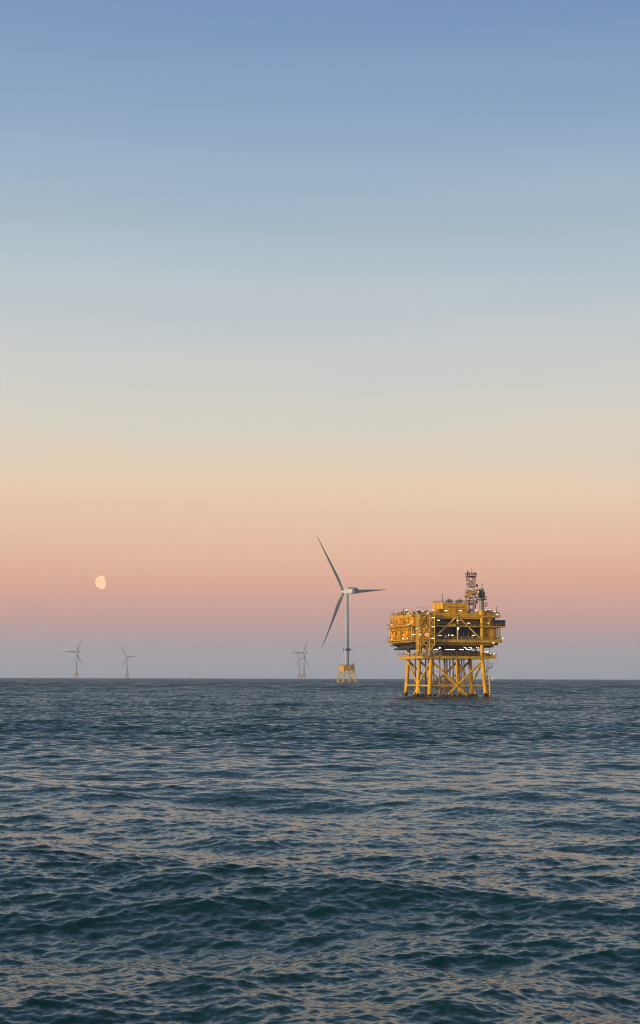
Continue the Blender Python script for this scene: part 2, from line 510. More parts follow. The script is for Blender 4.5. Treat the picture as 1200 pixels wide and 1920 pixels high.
    fs += [tuple(reversed(range(20))), tuple(range(100, 120))]
    nb.add([(p[0], p[1], p[2]) for p in vs], [tuple(reversed(f)) for f in fs], 0, True)
    nac = T_add(nb).build('nacelle', WHT, root)
    cl = MB(); cl.box(-3.3, 3.3, -15.6, -11.6, hubz - 2.4, hubz + 3.6)
    for q in range(7): cl.box(-3.36, -3.29, -15.4 + q * .5, -15.1 + q * .5, hubz - 2.1, hubz + 3.3); cl.box(3.29, 3.36, -15.4 + q * .5, -15.1 + q * .5, hubz - 2.1, hubz + 3.3)
    T_add(cl).build('cooler', BLUG, nac)
    hp = MB(); hp.box(-2.6, 2.6, -10.5, -4.5, hubz + 3.12, hubz + 3.32)
    hp.rail([(-2.6, -10.5, hubz + 3.3), (2.6, -10.5, hubz + 3.3), (2.6, -4.5, hubz + 3.3), (-2.6, -4.5, hubz + 3.3)], t=.16, close=True)
    T_add(hp).build('service_deck', RED, nac)
    hb = MB()
    prof = [(3.3, 2.1), (3.9, 2.35), (5.8, 2.45), (7.3, 2.2), (8.5, 1.5), (9.1, .6)]
    vs = [(r_ * math.cos(2 * math.pi * k / 24), yy, hubz + r_ * math.sin(2 * math.pi * k / 24)) for yy, r_ in prof for k in range(24)]
    fs = [(a * 24 + i, (a + 1) * 24 + i, (a + 1) * 24 + (i + 1) % 24, a * 24 + (i + 1) % 24) for a in range(5) for i in range(24)] + [tuple(range(24))]
    fs += [tuple(reversed(range(120, 144)))]
    hb.add(vs, fs, 0, True); T_add(hb).build('hub', WHT, root)
    # blade: lofted sections, feathered a little, bent slightly forward
    for ang in angs:
        t = R(ang)
        st = [(0, 1.6, 1.6, 0), (3, 1.6, 1.55, 0), (8, 2.1, 1.3, .12), (14, 2.5, .9, .2), (19, 2.45, .7, .2), (28, 2.05, .5, .15), (40, 1.55, .36, .1),
              (52, 1.12, .25, .06), (62, .78, .18, .03), (70, .5, .12, 0), (74.5, .3, .08, 0), (76.4, .08, .04, 0)]
        vs = []
        for (s, ch, th, off) in st:
            tw_ = R(16 * max(0, 1 - s / 60) - 1)
            bend = 2.2 * (s / 77) ** 2 - .3
            for k in range(16):
                q = 2 * math.pi * k / 16
                cx = 1.0 * ch * math.cos(q) + ch * off * 1.5
                ty = th * math.sin(q) * (1 - .35 * math.cos(q))
                X = cx * math.cos(tw_) - ty * math.sin(tw_)
                Yy = cx * math.sin(tw_) + ty * math.cos(tw_)
                Z = s + 1.6
                # rotate about the rotor axis (local Y): ang clockwise seen from behind
                vs.append((X * math.cos(t) + Z * math.sin(t), 5.7 + Yy + bend, hubz - X * math.sin(t) + Z * math.cos(t)))
        nS = len(st)
        fs = [(a * 16 + i, a * 16 + (i + 1) % 16, (a + 1) * 16 + (i + 1) % 16, (a + 1) * 16 + i) for a in range(nS - 1) for i in range(16)]
        fs += [tuple(reversed(range(16))), tuple(range((nS - 1) * 16, nS * 16))]
        mb = MB(); mb.add(vs, fs, 0, True)
        T_add(mb).build('blade', BLD, root)
    return root


TG = 'wind turbines of the offshore farm'
YAW = R(45.0)
make_turbine('large near white wind turbine on yellow lattice jacket, left of the yellow platform', 32.6, 1785, (-34.0, 85.8, 207.0), YAW, TG)
FAR = [(-1013.0, 6200, (29, 149, 269), 'hazy far wind turbine below and left of the moon, leftmost, one blade pointing left'),
       (-983.4, 7600, (-33, 87, 207), 'faint far wind turbine below and right of the moon, one blade pointing right'),
       (-66.5, 6300, (29, 149, 269), 'hazy far wind turbine left of the near turbine, one blade pointing left'),
       (-110.0, 8200, (-33, 87, 207), 'faintest far wind turbine, partly behind the hazy one left of the near turbine')]
for x, y, an, lb in FAR:
    make_turbine(lb, x, y, an, YAW, TG)

# ------------------------------------------------------------------ offshore substation
PX, PY, PRZ = 41.23, 550.0, R(15.1)
OFF = Vector((-10.1, -13.0, 0.0))
c_, s_ = math.cos(PRZ), math.sin(PRZ)
base = (PX + c_ * 10.1 - s_ * 13.0, PY + s_ * 10.1 + c_ * 13.0, drop(PX, PY))
ST = thing('offshore_substation', 'large yellow offshore substation platform on a braced six legged jacket, many lamps lit', 'offshore platform', base, PRZ)


def Q():
    return MB(OFF)


def leg_pt(u, w, z):
    su = -1 if u < 10 else 1
    sw = (w - 13) / 13
    k = (14.3 - z) / 14.3
    return Vector((u + su * 1.05 * k, w + sw * .8 * k, z))


LEGS = [(u, w) for w in (0, 13, 26) for u in (0, 20.2)]
for (u, w) in LEGS:
    lg = Q().tube(leg_pt(u, w, -4), leg_pt(u, w, 14.2), .72, n=20)
    for z in [1.6 + .8 * i for i in range(9)]:
        lg.tube(leg_pt(u, w, z), leg_pt(u, w, z + .16), .82, n=16)
    o = lg.build('jacket_leg', YEL, ST)
    g = Q().tube(leg_pt(u, w, -4), leg_pt(u, w, 1.1), .84, .80, n=18)
    for k in range(14):
        a = random.random() * 6.28; z = random.uniform(.4, 1.5)
        p = leg_pt(u, w, z); g.ball(p + Vector((math.cos(a) * .7, math.sin(a) * .7, 0)), random.uniform(.2, .34), nu=6, nv=5)
    g.build('marine_growth', GRO, o)
    if w == 0 or w == 26 or True:
        Q().tube((u, w, 15.4), (u, w, 19.5), .68, n=18).build('deck_leg', YEL, ST)


def brace(a, b, r, mat=YEL, wet=False):
    o = Q().tube(a, b, r, n=12).build('brace', mat, ST)
    if wet:
        a, b = Vector(a), Vector(b); lo, hi = (a, b) if a.z < b.z else (b, a)
        t = (.9 - lo.z) / (hi.z - lo.z)
        Q().tube(lo, lo.lerp(hi, t), r + .08, n=12).build('marine_growth', GRO, o)


ZN = 4.3
for w in (0, 13, 26):
    L0, R0 = leg_pt(0, w, 13.6), leg_pt(20.2, w, 13.6)
    node = Vector((10.1, L0.y * .3 + leg_pt(0, w, ZN).y * .7, ZN))
    r = .42 if w == 0 else .38
    for A0 in (L0, R0):
        d = (node - A0); end = A0 + d * ((13.6 + 3.0) / (13.6 - ZN))
        brace(A0, end, r, YEL if w == 0 else YELD, True)
    brace(leg_pt(0, w, ZN), leg_pt(20.2, w, ZN), .34, YELP)
    if w == 0:
        brace((10.1, w, 14.2), (10.1, w - .3, ZN), .36)
        Q().ball(node, .75, nu=12, nv=8).build('brace_node', YEL, ST)
    else:
        brace((10.1, w, 14.2), (10.1, w, ZN), .3, YELD)
for u in (0, 20.2):
    n = leg_pt(u, 13, ZN + .2)
    m_ = YEL
    brace(leg_pt(u, 0, 13.4), n, .36, m_)
    brace(leg_pt(u, 26, 13.4), n, .36, m_)
    brace(n, leg_pt(u, 6.2, -3), .36, m_, True)
    brace(n, leg_pt(u, 19.8, -3), .36, m_, True)
    brace(leg_pt(u, 0, ZN), leg_pt(u, 13, ZN), .32, YELP)
    brace(leg_pt(u, 13, ZN), leg_pt(u, 26, ZN), .32, YELP)
for (u, w, r) in ((6.6, 9, .26), (8.4, 9, .26), (9.6, 9.3, .26), (12.0, 9, .26), (15.4, 9, .24), (16.7, 10, .22), (.6, 20, .26), (3.0, 14.6, .26), (5.2, 18, .22), (13.6, 17, .24), (7.5, 21, .24)):
    o = Q().tube((u, w, -3), (u, w, 14.25), r, n=10).build('cable_tube', YELD, ST)
    Q().tube((u, w, -3), (u, w, .9), r + .1, n=10).build('marine_growth', GRO, o)


def deck(name, u0, u1, w0, w1, z0, z1, rails=True, beams=6, railmat=YELD, edge=EDGE, open_sides='FBLR'):
    """plated deck with an edge girder, cross beams below and a handrail round it"""
    d = Q()
    d.box(u0 + .25, u1 - .25, w0 + .25, w1 - .25, z1 - .12, z1 - .02, 1)
    e = .25
    d.box(u0, u1, w0, w0 + e, z0, z1, 0); d.box(u0, u1, w1 - e, w1, z0, z1, 0)
    d.box(u0, u0 + e, w0 + e, w1 - e, z0, z1, 0); d.box(u1 - e, u1, w0 + e, w1 - e, z0, z1, 0)
    # flange lips, so the edge reads as an I girder
    d.box(u0 - .08, u1 + .08, w0 - .1, w0 - .002, z1 - .14, z1 + .02, 0); d.box(u0 - .08, u1 + .08, w0 - .1, w0 - .002, z0 - .02, z0 + .14, 0)
    d.box(u0 - .1, u0 - .002, w0, w1, z1 - .14, z1 + .02, 0); d.box(u0 - .1, u0 - .002, w0, w1, z0 - .02, z0 + .14, 0)
    for k in range(1, beams):
        w = w0 + (w1 - w0) * k / beams
        d.box(u0 + e, u1 - e, w - .12, w + .12, z0 + .1, z1 - .12, 1)
    for k in range(1, beams + 2):
        u = u0 + (u1 - u0) * k / (beams + 2)
        d.box(u - .1, u + .1, w0 + e, w1 - e, z0 + .2, z1 - .121, 1)
    o = d.build(name, [edge, DECK], ST)
    if rails:
        r = Q(); c = [(u0 + .1, w0 + .1, z1), (u1 - .1, w0 + .1, z1), (u1 - .1, w1 - .1, z1), (u0 + .1, w1 - .1, z1)]
        seg = {'F': (c[0], c[1]), 'R': (c[1], c[2]), 'B': (c[2], c[3]), 'L': (c[3], c[0])}
        for k in open_sides: r.rail(seg[k])
        r.build('handrail', railmat, o)
    return o


deck('cable_deck', -3.9, 25.1, -1.2, 27.0, 14.3, 15.3)
deck('main_deck', -7.7, 27.9, -.8, 26.4, 20.3, 21.35, open_sides='FR')
deck('cellar_girder_deck', -1.2, 25.4, .2, 25.5, 19.3, 20.1, rails=False, edge=YELD)
deck('mid_deck', -7.7, 29.3, -.9, 26.2, 26.05, 26.5, open_sides='FR')
deck('top_deck', -7.6, 27.5, -.4, 26.0, 29.75, 30.6, open_sides='FBLR')
# walkways carried outside the left wall
for z, a, b in ((21.35, -.8, 26.4), (26.5, -.9, 26.2)):
    wk = Q(); wk.box(-9.3, -7.85, a, b, z - .35, z - .05, 0)
    for k in range(12):
        w = a + .5 + k * 2.3; wk.bar((-9.2, w, z - .35), (-7.75, w, z - 1.3), .14)
    o = wk.build('walkway', EDGE, ST)
    rl = Q(); rl.rail([(-9.2, b - .1, z - .05), (-9.2, a + .1, z - .05)]); rl.build('handrail', YELD, o)

# left module: clad walls with stiffeners, panels and doors
def wall(u0, u1, w0, w1, z0, z1, mat, name='module_wall', side='L', rib=1.1, diag=True):
    m = Q(); m.box(u0, u1, w0, w1, z0, z1, 0)
    if 'L' in side:
        k = w0 + .4
        while k < w1 - .2:
            m.box(u0 - .14, u0 - .002, k, k + .16, z0 + .05, z1 - .05, 0); k += rib
        if diag:
            for q in range(3):
                a = w0 + (w1 - w0) * q / 3; b_ = w0 + (w1 - w0) * (q + 1) / 3; mid = (a + b_) / 2
                m.bar((u0 - .22, a + .3, z1 - .2), (u0 - .22, mid, z0 + .2), .28, 1); m.bar((u0 - .22, b_ - .3, z1 - .2), (u0 - .22, mid, z0 + .2), .28, 1)
    if 'F' in side:
        k = u0 + .4
        while k < u1 - .2:
            m.box(k, k + .14, w0 - .12, w0 - .002, z0 + .05, z1 - .05, 0); k += rib
    return m.build(name, [mat, YEL], ST)


wl = wall(-7.4, .6, .6, 25.4, 26.52, 29.73, YELW, side='LF', diag=False)
wl2 = wall(-7.3, .5, 2.6, 25.4, 21.37, 26.03, YELW, side='LF')
# doors, ladders and dark vent slots on the left wall
for (w, z) in ((4.5, 21.4), (14.0, 21.4), (20.5, 26.55), (9.3, 26.55)):
    Q().box(-7.56, -7.50 + .02, w, w + 1.0, z, z + 2.1).build('door', YELD, ST)
for (w, z, a, b) in ((7.0, 27.6, 1.8, .9), (16.5, 27.8, 1.4, .7), (23.0, 27.4, 1.0, 1.4), (10.5, 23.6, 2.0, .9), (18.0, 23.2, 1.6, 1.6), (22.5, 24.0, .9, .9)):
    v = Q()
    for k in range(int(b / .22)): v.box(-7.62, -7.45, w, w + a, z + k * .22, z + k * .22 + .12)
    v.build('vent', DARK, ST)
pp = Q()
for w in (1.4, 3.1, 12.4, 17.8, 24.6):
    pp.tube((-7.75, w, 21.5), (-7.75, w, 29.6), .11, n=8)
pp.tube((-7.8, 2, 24.9), (-7.8, 25, 24.9), .1, n=8); pp.tube((-7.8, 2, 29.0), (-7.8, 25, 29.0), .1, n=8)
pp.build('wall_pipes', YELD, ST)
# corner frame posts and left front recess
for (u, w) in ((-7.5, -.3), (-7.5, 25.9), (27.4, -.3), (27.4, 25.8), (27.4, 13), (-7.5, 12.6)):
    Q().bar((u, w, 21.36), (u, w, 26.04), .34).build('frame_post', EDGE, ST)
# front columns over the jacket legs
Q().tube((20.2, 0, 21.4), (20.2, 0, 26.0), .62, n=20).build('front_column', YEL, ST)
Q().tube((20.2, 0, 26.52), (20.2, 0, 29.7), .62, n=20).build('front_column', YEL, ST)
Q().tube((0, 0.1, 21.4), (0, .1, 29.7), .5, n=20).build('front_column', YEL, ST)
# transverse truss of the front
T = [((9.9, -.25, 29.7), (.8, -.25, 21.5)), ((11.0, -.25, 29.7), (19.8, -.25, 21.5))]
for a, b in T: Q().bar(a, b, .46).build('truss_diagonal', YELP, ST)
Q().bar((10.45, -.3, 21.4), (10.45, -.3, 29.7), .42).build('truss_post', YELP, ST)
for (u0, u1) in ((6.8, 9.4),):
    Q().box(u0, u1, -1.25, -.95, 26.1, 27.2).build('access_panel', EDGE, ST)
# top front girder (deep yellow band) with sloping ducts below
g = Q(); g.box(.8, 19.4, -.15, .25, 29.1, 29.7); g.box(.8, 19.4, -.3, .4, 30.62, 31.15); g.build('top_girder', YEL, ST)
Q().add([(12.2, 3.2, 28.2), (19.2, 2.0, 28.0), (19.2, 2.0, 29.6), (12.2, 3.2, 29.0), (12.2, 9, 28.2), (19.2, 9, 28.0), (19.2, 9, 29.6), (12.2, 9, 29.0)],
        [(0, 1, 2, 3), (7, 6, 5, 4), (0, 4, 5, 1), (3, 2, 6, 7), (0, 3, 7, 4), (1, 5, 6, 2)]).build('air_duct', YELD, ST)
# recess, upper level
wq = Q(); wq.box(.8, 20.0, 9.0, 9.3, 26.52, 29.72); wq.build('back_wall', YELD, ST)
Q().box(4.3, 9.6, 4.0, 8.6, 26.52, 29.2).build('equipment_cabinet', NAVY, ST)
Q().box(1.2, 3.4, 3.4, 8.0, 26.52, 28.9).build('equipment_cabinet', YELD, ST)
Q().box(12.4, 17.6, 3.6, 8.6, 26.52, 27.9).build('equipment_cabinet', YELD, ST)
pr_ = Q()
for k, (a, b, z) in enumerate(((1, 9.5, 28.9), (1, 19, 27.3), (5, 19, 28.1), (11, 19.5, 29.2))):
    pr_.tube((a, 2.2 + .3 * k, z), (b, 2.2 + .3 * k, z), .14, n=8)
for u in (2.2, 4.0, 8.8, 12.8, 14.4, 18.2): pr_.tube((u, 2.4, 26.55), (u, 2.4, 29.4), .12, n=8)
pr_.build('pipe_rack', GREY, ST)
# recess, lower level: louvred transformer bays
for (u0, u1) in ((.9, 4.6), (4.8, 9.9), (11.0, 16.6)):
    m = Q(); m.box(u0, u1, 3.0, 9.0, 22.2, 26.0)
    k = u0 + .2
    while k < u1 - .2: m.box(k, k + .12, 2.86, 2.998, 22.4, 25.8); k += .42
    m.build('transformer_bay', NAVY, ST)
Q().box(16.8, 19.6, 3.2, 9.0, 21.4, 26.0).build('equipment_cabinet', DARK, ST)
Q().box(.9, 19.5, 9.2, 9.5, 21.4, 26.0).build('back_wall', DARK, ST)
lo = Q()
random.seed(3)
u = 1.0
while u < 19:
    w_ = random.uniform(.5, 1.5); h_ = random.uniform(.5, 1.3)
    lo.box(u, u + w_, .9, 2.2, 21.37, 21.37 + h_, random.randint(0, 3)); u += w_ + random.uniform(.1, .7)
for u in (5.3, 7.2, 13.2, 15.2): lo.bar((u, 1.0, 21.37), (u, 1.0, random.uniform(23.5, 25.6)), .12, 0)
lo.build('deck_machinery', [YELD, DARK, EDGE, GREY], ST)
# right module
wall(21.4, 25.4, .5, 24.5, 21.37, 26.03, YELW, side='F', rib=1.3)
wall(21.0, 24.0, .4, 24.5, 26.52, 30.9, YELW, side='F', rib=1.0)
wall(25.6, 27.1, 2.6, 24.0, 21.37, 26.03, YELD, side='F', rib=.7)
wall(24.2, 27.2, 4.0, 23.0, 26.52, 31.6, YELW, side='F', rib=1.0)
rp_ = Q()
for (u, w) in ((25.9, .4), (26.5, .2), (27.2, 1.6), (26.9, -.4)): rp_.tube((u, w, 21.4), (u, w, 26.0), .14, n=8)
for (u, w) in ((24.3, .0), (24.9, 1.2)): rp_.tube((u, w, 26.5), (u, w, 31.6), .12, n=8)
rp_.tube((24.4, .4, 31.5), (26.8, .8, 32.2), .16, n=8); rp_.tube((22.4, .3, 31.8), (24.4, .4, 31.5), .2, n=8)
rp_.build('riser_pipes', GREY, ST)

# under the main deck: dark trusses, tanks and equipment on the cable deck
ud = Q()
for w in (1.5, 6, 11, 16, 21, 25): ud.box(-6.0, -1.3, w, w + .3, 19.3, 20.28); ud.box(-1.2, 25.4, w, w + .3, 18.6, 19.3)
ud.box(-5.2, -1.3, 4, 24, 18.4, 19.6)
for k in range(9): ud.bar((-7.4, 1.5 + k * 2.8, 20.3), (-3.0, 1.5 + k * 2.8, 17.9), .3)
for k in range(22): ud.tube((-1 + k * 1.2, 2.2, 19.3), (-1 + k * 1.2, 2.2, random.uniform(17.6, 18.9)), .12, n=6)
ud.tube((1, 1.5, 18.9), (25, 1.5, 18.9), .18, n=8); ud.tube((1, 2.8, 18.2), (19, 2.8, 18.2), .14, n=8)
ud.box(21.2, 27, 1.0, 22, 19.4, 20.28); ud.box(21.2, 24.4, 2, 20, 18.5, 19.38)
ud.build('underdeck_trusses', DECK, ST)
tr_ = Q(); tr_.box(-6.3, -2.2, 6, 25, 17.7, 18.36); tr_.box(-8.0, -6.3, 20, 24, 19.2, 19.6); tr_.build('cable_tray', DARK, ST)
random.seed(11)
KIT = [YELD, DARK, EDGE, GREY, WHT]
u = -2.8
while u < 23.5:
    w_ = random.uniform(.6, 1.8); h_ = random.uniform(.6, 1.9)
    if not 4.6 < u < 10.4: Q().box(u, u + w_, 2.4 if u > 0 else 8, 5.5 if u > 0 else 12, 15.3, 15.3 + h_).build('equipment_cabinet', random.choice(KIT), ST)
    u += w_ + random.uniform(.2, .9)
for k in range(12):
    uu = random.uniform(-3, 24); Q().tube((uu, 7, 15.3), (uu, 7, 19.3), random.uniform(.12, .3), n=8).build('riser_pipe', random.choice((YELD, DARK, GREY)), ST)
for k in range(4):
    Q().box(1.4 + .9 * k, 2.0 + .9 * k, 1.6, 2.38, 16.3, 17.3).build('switch_box', WHT, ST)
for (u0, u1, z) in ((11.8, 19.3, 16.3),):
    t = Q().tube((u0, 2.6, z), (u1, 2.6, z), .9, n=18)
    for q in range(5): t.box(u0 + .4 + q * 1.7, u0 + .6 + q * 1.7, 1.66, 3.5, 15.3, 17.25)
    t.build('storage_tank', DARK, ST)
Q().box(3.2, 19.6, 9.5, 9.8, 15.35, 19.2).build('back_wall', GREY, ST)

# stair tower in front of the left module
S0, S1, SW0, SW1 = -6.1, .45, -2.9, -1.1
stt = Q()
for u, zb in ((S0, 15.4), (S0 + .9, 17.0), (-1.6, 15.6), (S1, 19.0)):
    for w in (SW0, SW1): stt.bar((u, w, zb), (u, w, 30.7), .2)
for z in (16.95, 19.2, 21.4, 23.9, 26.45, 30.5):
    u1 = S1 if z > 19 else -1.6
    for w in (SW0, SW1): stt.bar((S0, w, z), (u1, w, z), .2)
    stt.bar((S0, SW0, z), (S0, SW1, z), .18); stt.bar((u1, SW0, z), (u1, SW1, z), .18)
for z0, z1 in ((21.4, 26.45), (26.45, 30.5)):
    stt.bar((S0 + .9, SW0, z0), ((S0 + S1) / 2 + .4, SW0, z1), .16); stt.bar((S1, SW0, z0), ((S0 + S1) / 2 + .4, SW0, z1), .16)
    stt.bar((S0 + .9, SW1, z1), (S1, SW1, z0), .16)
stt.bar((-1.6, SW0, 17), (-4.6, SW0, 21.3), .18); stt.bar((-4.4, SW0, 21.3), (S1, SW0, 19.2), .2); stt.bar((-1.6, SW0, 17.0), (S1, SW0, 19.2), .2)
sto = stt.build('stair_tower', YELP, ST)
for i, (z0, z1) in enumerate(((15.4, 17.0), (17.0, 19.2), (19.2, 21.4), (21.4, 23.9), (23.9, 26.45), (26.45, 28.5), (28.5, 30.5))):
    f = Q(); a, b = ((-5.0, -1.7), (-1.7, -5.0))[i % 2]
    n = 9
    for w in (-2.7, -1.4):
        f.bar((a, w, z0), (b, w, z1), .2); f.bar((a, w, z0 + 1.05), (b, w, z1 + 1.05), .09)
    for k in range(n):
        t = (k + .5) / n; uu = a + (b - a) * t; z = z0 + (z1 - z0) * t
        f.box(uu - .16, uu + .16, -2.66, -1.44, z, z + .06)
    f.box(min(b, b + (-1.0 if b < a else 1.0)), max(b, b + (-1.0 if b < a else 1.0)), -2.8, -1.2, z1 - .08, z1)
    f.build('stair_flight', YELD if i % 2 else EDGE, sto)
Q().box(-4.6, -.2, -.7, .5, 21.4, 25.9).build('stair_wall', YELW, ST)
Q().box(-7.0, -5.2, -.6, .5, 26.55, 29.6).build('stair_wall', YELW, ST)
Q().ball((-1.9, -1.0, 22.9), .95, nu=14, nv=10, sz=.9).build('orange_glow_ball', ORG, ST)  # orange ball, its glow is emission in the material

# roof block
rb = Q(); rb.box(5.5, 15.5, 2.0, 13.6, 30.62, 35.0)
rb.box(5.42, 5.498, 1.92, 13.68, 34.6, 35.1); rb.box(5.42, 15.58, 1.92, 1.998, 34.6, 35.1)
rb.box(5.5, 5.75, 1.9, 1.998, 30.7, 34.6); rb.box(15.2, 15.45, 1.9, 1.998, 30.7, 34.6)
for u in (8.0, 10.5, 13.0): rb.box(u, u + .16, 1.9, 1.998, 30.7, 34.6)
rb.box(7.4, 14.0, 1.84, 1.96, 33.4, 33.75, 1); rb.box(8.2, 12.6, 1.82, 1.96, 32.6, 32.75, 1)
rbo = rb.build('roof_block', [YELW, YELD], ST)
Q().rail([(5.6, 13.4, 35), (5.6, 2.1, 35), (15.4, 2.1, 35), (15.4, 13.4, 35)], close=True).build('handrail', YELD, rbo)
Q().box(3.9, 5.3, 1.6, 5.0, 30.62, 32.8).build('roof_annex', YELD, ST)
for u in (9.16, 13.16):
    f = Q(); f.box(u - 1.0, u + 1.0, 4.2, 6.2, 35.35, 36.4)
    for sx in (-.85, .85):
        for sy in (4.35, 6.05): f.bar((u + sx, sy, 35), (u + sx, sy, 35.4), .14)
    f.tube((u, 5.2, 36.4), (u, 5.2, 36.6), .8, n=16)
    for q in range(5): f.box(u - .9, u + .9, 4.12, 4.198, 35.45 + q * .19, 35.53 + q * .19)
    f.build('cooling_fan', GREY, ST)
wh = Q()
for (u, w, z0, z1) in ((6.2, 4, 35, 38.2), (7.4, 8, 35, 39), (8.0, 2.4, 35, 36.9), (15.2, 3, 35, 36.8), (15.0, 9, 35, 37.8), (-4.5, 2, 30.6, 33.6), (-6.0, 14, 30.6, 33.4),
                       (-7.3, 22, 30.6, 33.0), (-2.5, .5, 30.6, 33.3), (27.0, 2, 31.6, 34.2), (-7.0, 8, 30.6, 33.2), (1.5, .5, 30.6, 33.0), (-1.4, .2, 30.6, 33.4), (23.0, 2, 31, 33.2)):
    wh.tube((u, w, z0), (u, w, z1), .07, n=6)
wh.build('whip_antennas', DARK, ST)
# clutter on the roof of the left module
random.seed(21)
RK = [GREEN, DARK, EDGE, GREY, YELD]
for k in range(34):
    u, w = random.uniform(-7.0, 2.6), random.uniform(.6, 25)
    a, b, h_ = random.uniform(.3, 1.1), random.uniform(.4, 1.6), random.uniform(.5, 1.9)
    if random.random() < .35: Q().tube((u, w, 30.6), (u, w, 30.6 + h_), a * .5, n=10).build('roof_tank', random.choice(RK), ST)
    else: Q().box(u, u + a, w, w + b, 30.6, 30.6 + h_).build('roof_cabinet', random.choice(RK), ST)
for k in range(12):
    u, w = random.uniform(16.5, 27), random.uniform(1.5, 9); a, h_ = random.uniform(.4, 1.2), random.uniform(.6, 1.8)
    if abs(u - 20.2) > 1.8 and u < 20: Q().box(u, u + a, w, w + a, 30.6, 30.6 + h_).build('roof_cabinet', random.choice(RK), ST)
    elif u > 24.3: Q().box(u - a, u, w + 3, w + 3 + a, 31.6, 31.6 + h_).build('roof_cabinet', random.choice(RK), ST)

# lattice mast, red and white bands
MU, MW, mh = 20.4, 11.5, 1.3
ms = Q()
def mp_(i, j, z): return Vector((MU + i * mh, MW + j * mh, z))
cs = [(-1, -1), (1, -1), (1, 1), (-1, 1)]
lv = [30.6, 33.0, 35.3, 37.6, 39.9, 42.0, 43.9, 45.7]
cb = [1, 0, 1, 0, 1, 1, 0]
for k, (z0, z1) in enumerate(zip(lv, lv[1:])):
    mi = cb[k]
    for q in range(4):
        a, b = cs[q], cs[(q + 1) % 4]
        ms.bar(mp_(*a, z0), mp_(*a, z1), .26, mi)
        ms.bar(mp_(*a, z0), mp_(*b, (z0 + z1) / 2), .11, mi); ms.bar(mp_(*b, (z0 + z1) / 2), mp_(*a, z1), .11, mi)
        ms.bar(mp_(*a, z1), mp_(*b, z1), .2, mi)
mst = ms.build('lattice_mast', [RED, PNKW], ST)
for z, e in ((45.7, .35), (41.8, .1), (38.9, .5), (35.2, .3)):
    p = Q(); p.box(MU - mh - e, MU + mh + e, MW - mh - e, MW + mh + e, z, z + .3)
    k = mh + e
    p.rail([(MU - k, MW - k, z + .3), (MU + k, MW - k, z + .3), (MU + k, MW + k, z + .3), (MU - k, MW + k, z + .3)], close=True, t=.1)
    p.build('mast_platform', RED, mst)
a_ = Q(); a_.tube((MU + .4, MW, 45.9), (MU + .4, MW, 49.0), .11, n=6); a_.tube((MU - .5, MW, 45.9), (MU - .5, MW, 47.4), .08, n=6)
a_.box(MU - mh - .6, MU - mh - .3, MW - mh, MW - mh + .4, 45.6, 48.0); a_.box(MU + .9, MU + 1.5, MW - 1.8, MW - 1.4, 46.2, 47.3)
a_.build('antenna', RED, mst)
for (du, z) in ((1.7, 42.3), (-1.8, 39.2), (1.6, 36.0)):
    Q().tube((MU + du, MW - 1.7, z), (MU + du * 1.02, MW - 2.0, z), .5, n=14).build('dish', RED, mst)
# crane
cr0 = Q(); cr0.tube((20.2, .2, 32.3), (20.2, .2, 36.3), .98, .86, n=24); cr0.tube((20.2, .2, 36.3), (20.2, .2, 37.6), 1.1, n=24)
cro = cr0.build('crane', CRN, ST)
bs = Q(); bs.tube((20.2, .2, 30.62), (20.2, .2, 32.3), 1.3, 1.15, n=24); bs.box(18.3, 19.3, -.2, 1.6, 30.62, 32.2); bs.build('pedestal_base', YEL, cro)
cp_ = Q(); cp_.tube((20.2, .2, 36.2), (20.2, .2, 36.45), 2.0, n=24)
cp_.rail([(20.2 + 1.9 * math.cos(t), .2 + 1.9 * math.sin(t), 36.45) for t in [k * math.pi / 6 for k in range(12)]], close=True, t=.07)
cp_.build('crane_walkway', DARK, cro)
cp2 = Q(); cp2.box(20.9, 22.2, -.8, 1.2, 33.9, 34.15); cp2.rail([(20.9, -.8, 34.15), (22.2, -.8, 34.15), (22.2, 1.2, 34.15)], t=.08); cp2.build('crane_landing', DARK, cro)
hd = Q(); hd.box(19.3, 21.3, -.8, 1.6, 37.6, 39.4); hd.box(18.6, 19.5, -1.4, -.2, 38.0, 39.9, 1); hd.box(19.7, 21.0, -.3, 1.4, 39.4, 40.6); hd.tube((19.0, -.6, 37.7), (20.0, -.6, 37.7), .6, n=14, mi=1)
hd.bar((20.6, 0, 40.6), (20.4, .8, 42.0), .2); hd.bar((21.0, 1.0, 40.0), (20.4, .8, 42.0), .14); hd.bar((20.4, .8, 41.9), (21.6, -.2, 42.5), .12)
hd.build('crane_cab', [GREEN, DARK], cro)
bm_ = Q()
A0, B0 = Vector((19.2, 1.3, 40.0)), Vector((17.5, 9.6, 38.4))
for du, dz in ((-.4, -.45), (.4, -.45), (-.4, .45), (.4, .45)):
    bm_.bar(A0 + Vector((du, 0, dz)), B0 + Vector((du, 0, dz * .7)), .2)
for k in range(8):
    p, q = A0.lerp(B0, k / 8), A0.lerp(B0, (k + 1) / 8)
    for du in (-.4, .4):
        bm_.bar(p + Vector((du, 0, -.4)), q + Vector((du, 0, .4)), .12)
    bm_.bar(p + Vector((-.4, 0, .4)), q + Vector((.4, 0, .4)), .12)
bm_.build('crane_boom', EDGE, cro)
rs_ = Q(); rs_.bar((17.5, 9.6, 30.6), (17.5, 9.6, 37.9), .3); rs_.bar((16.9, 9.6, 37.9), (18.1, 9.6, 37.9), .3); rs_.build('boom_rest', YELD, ST)

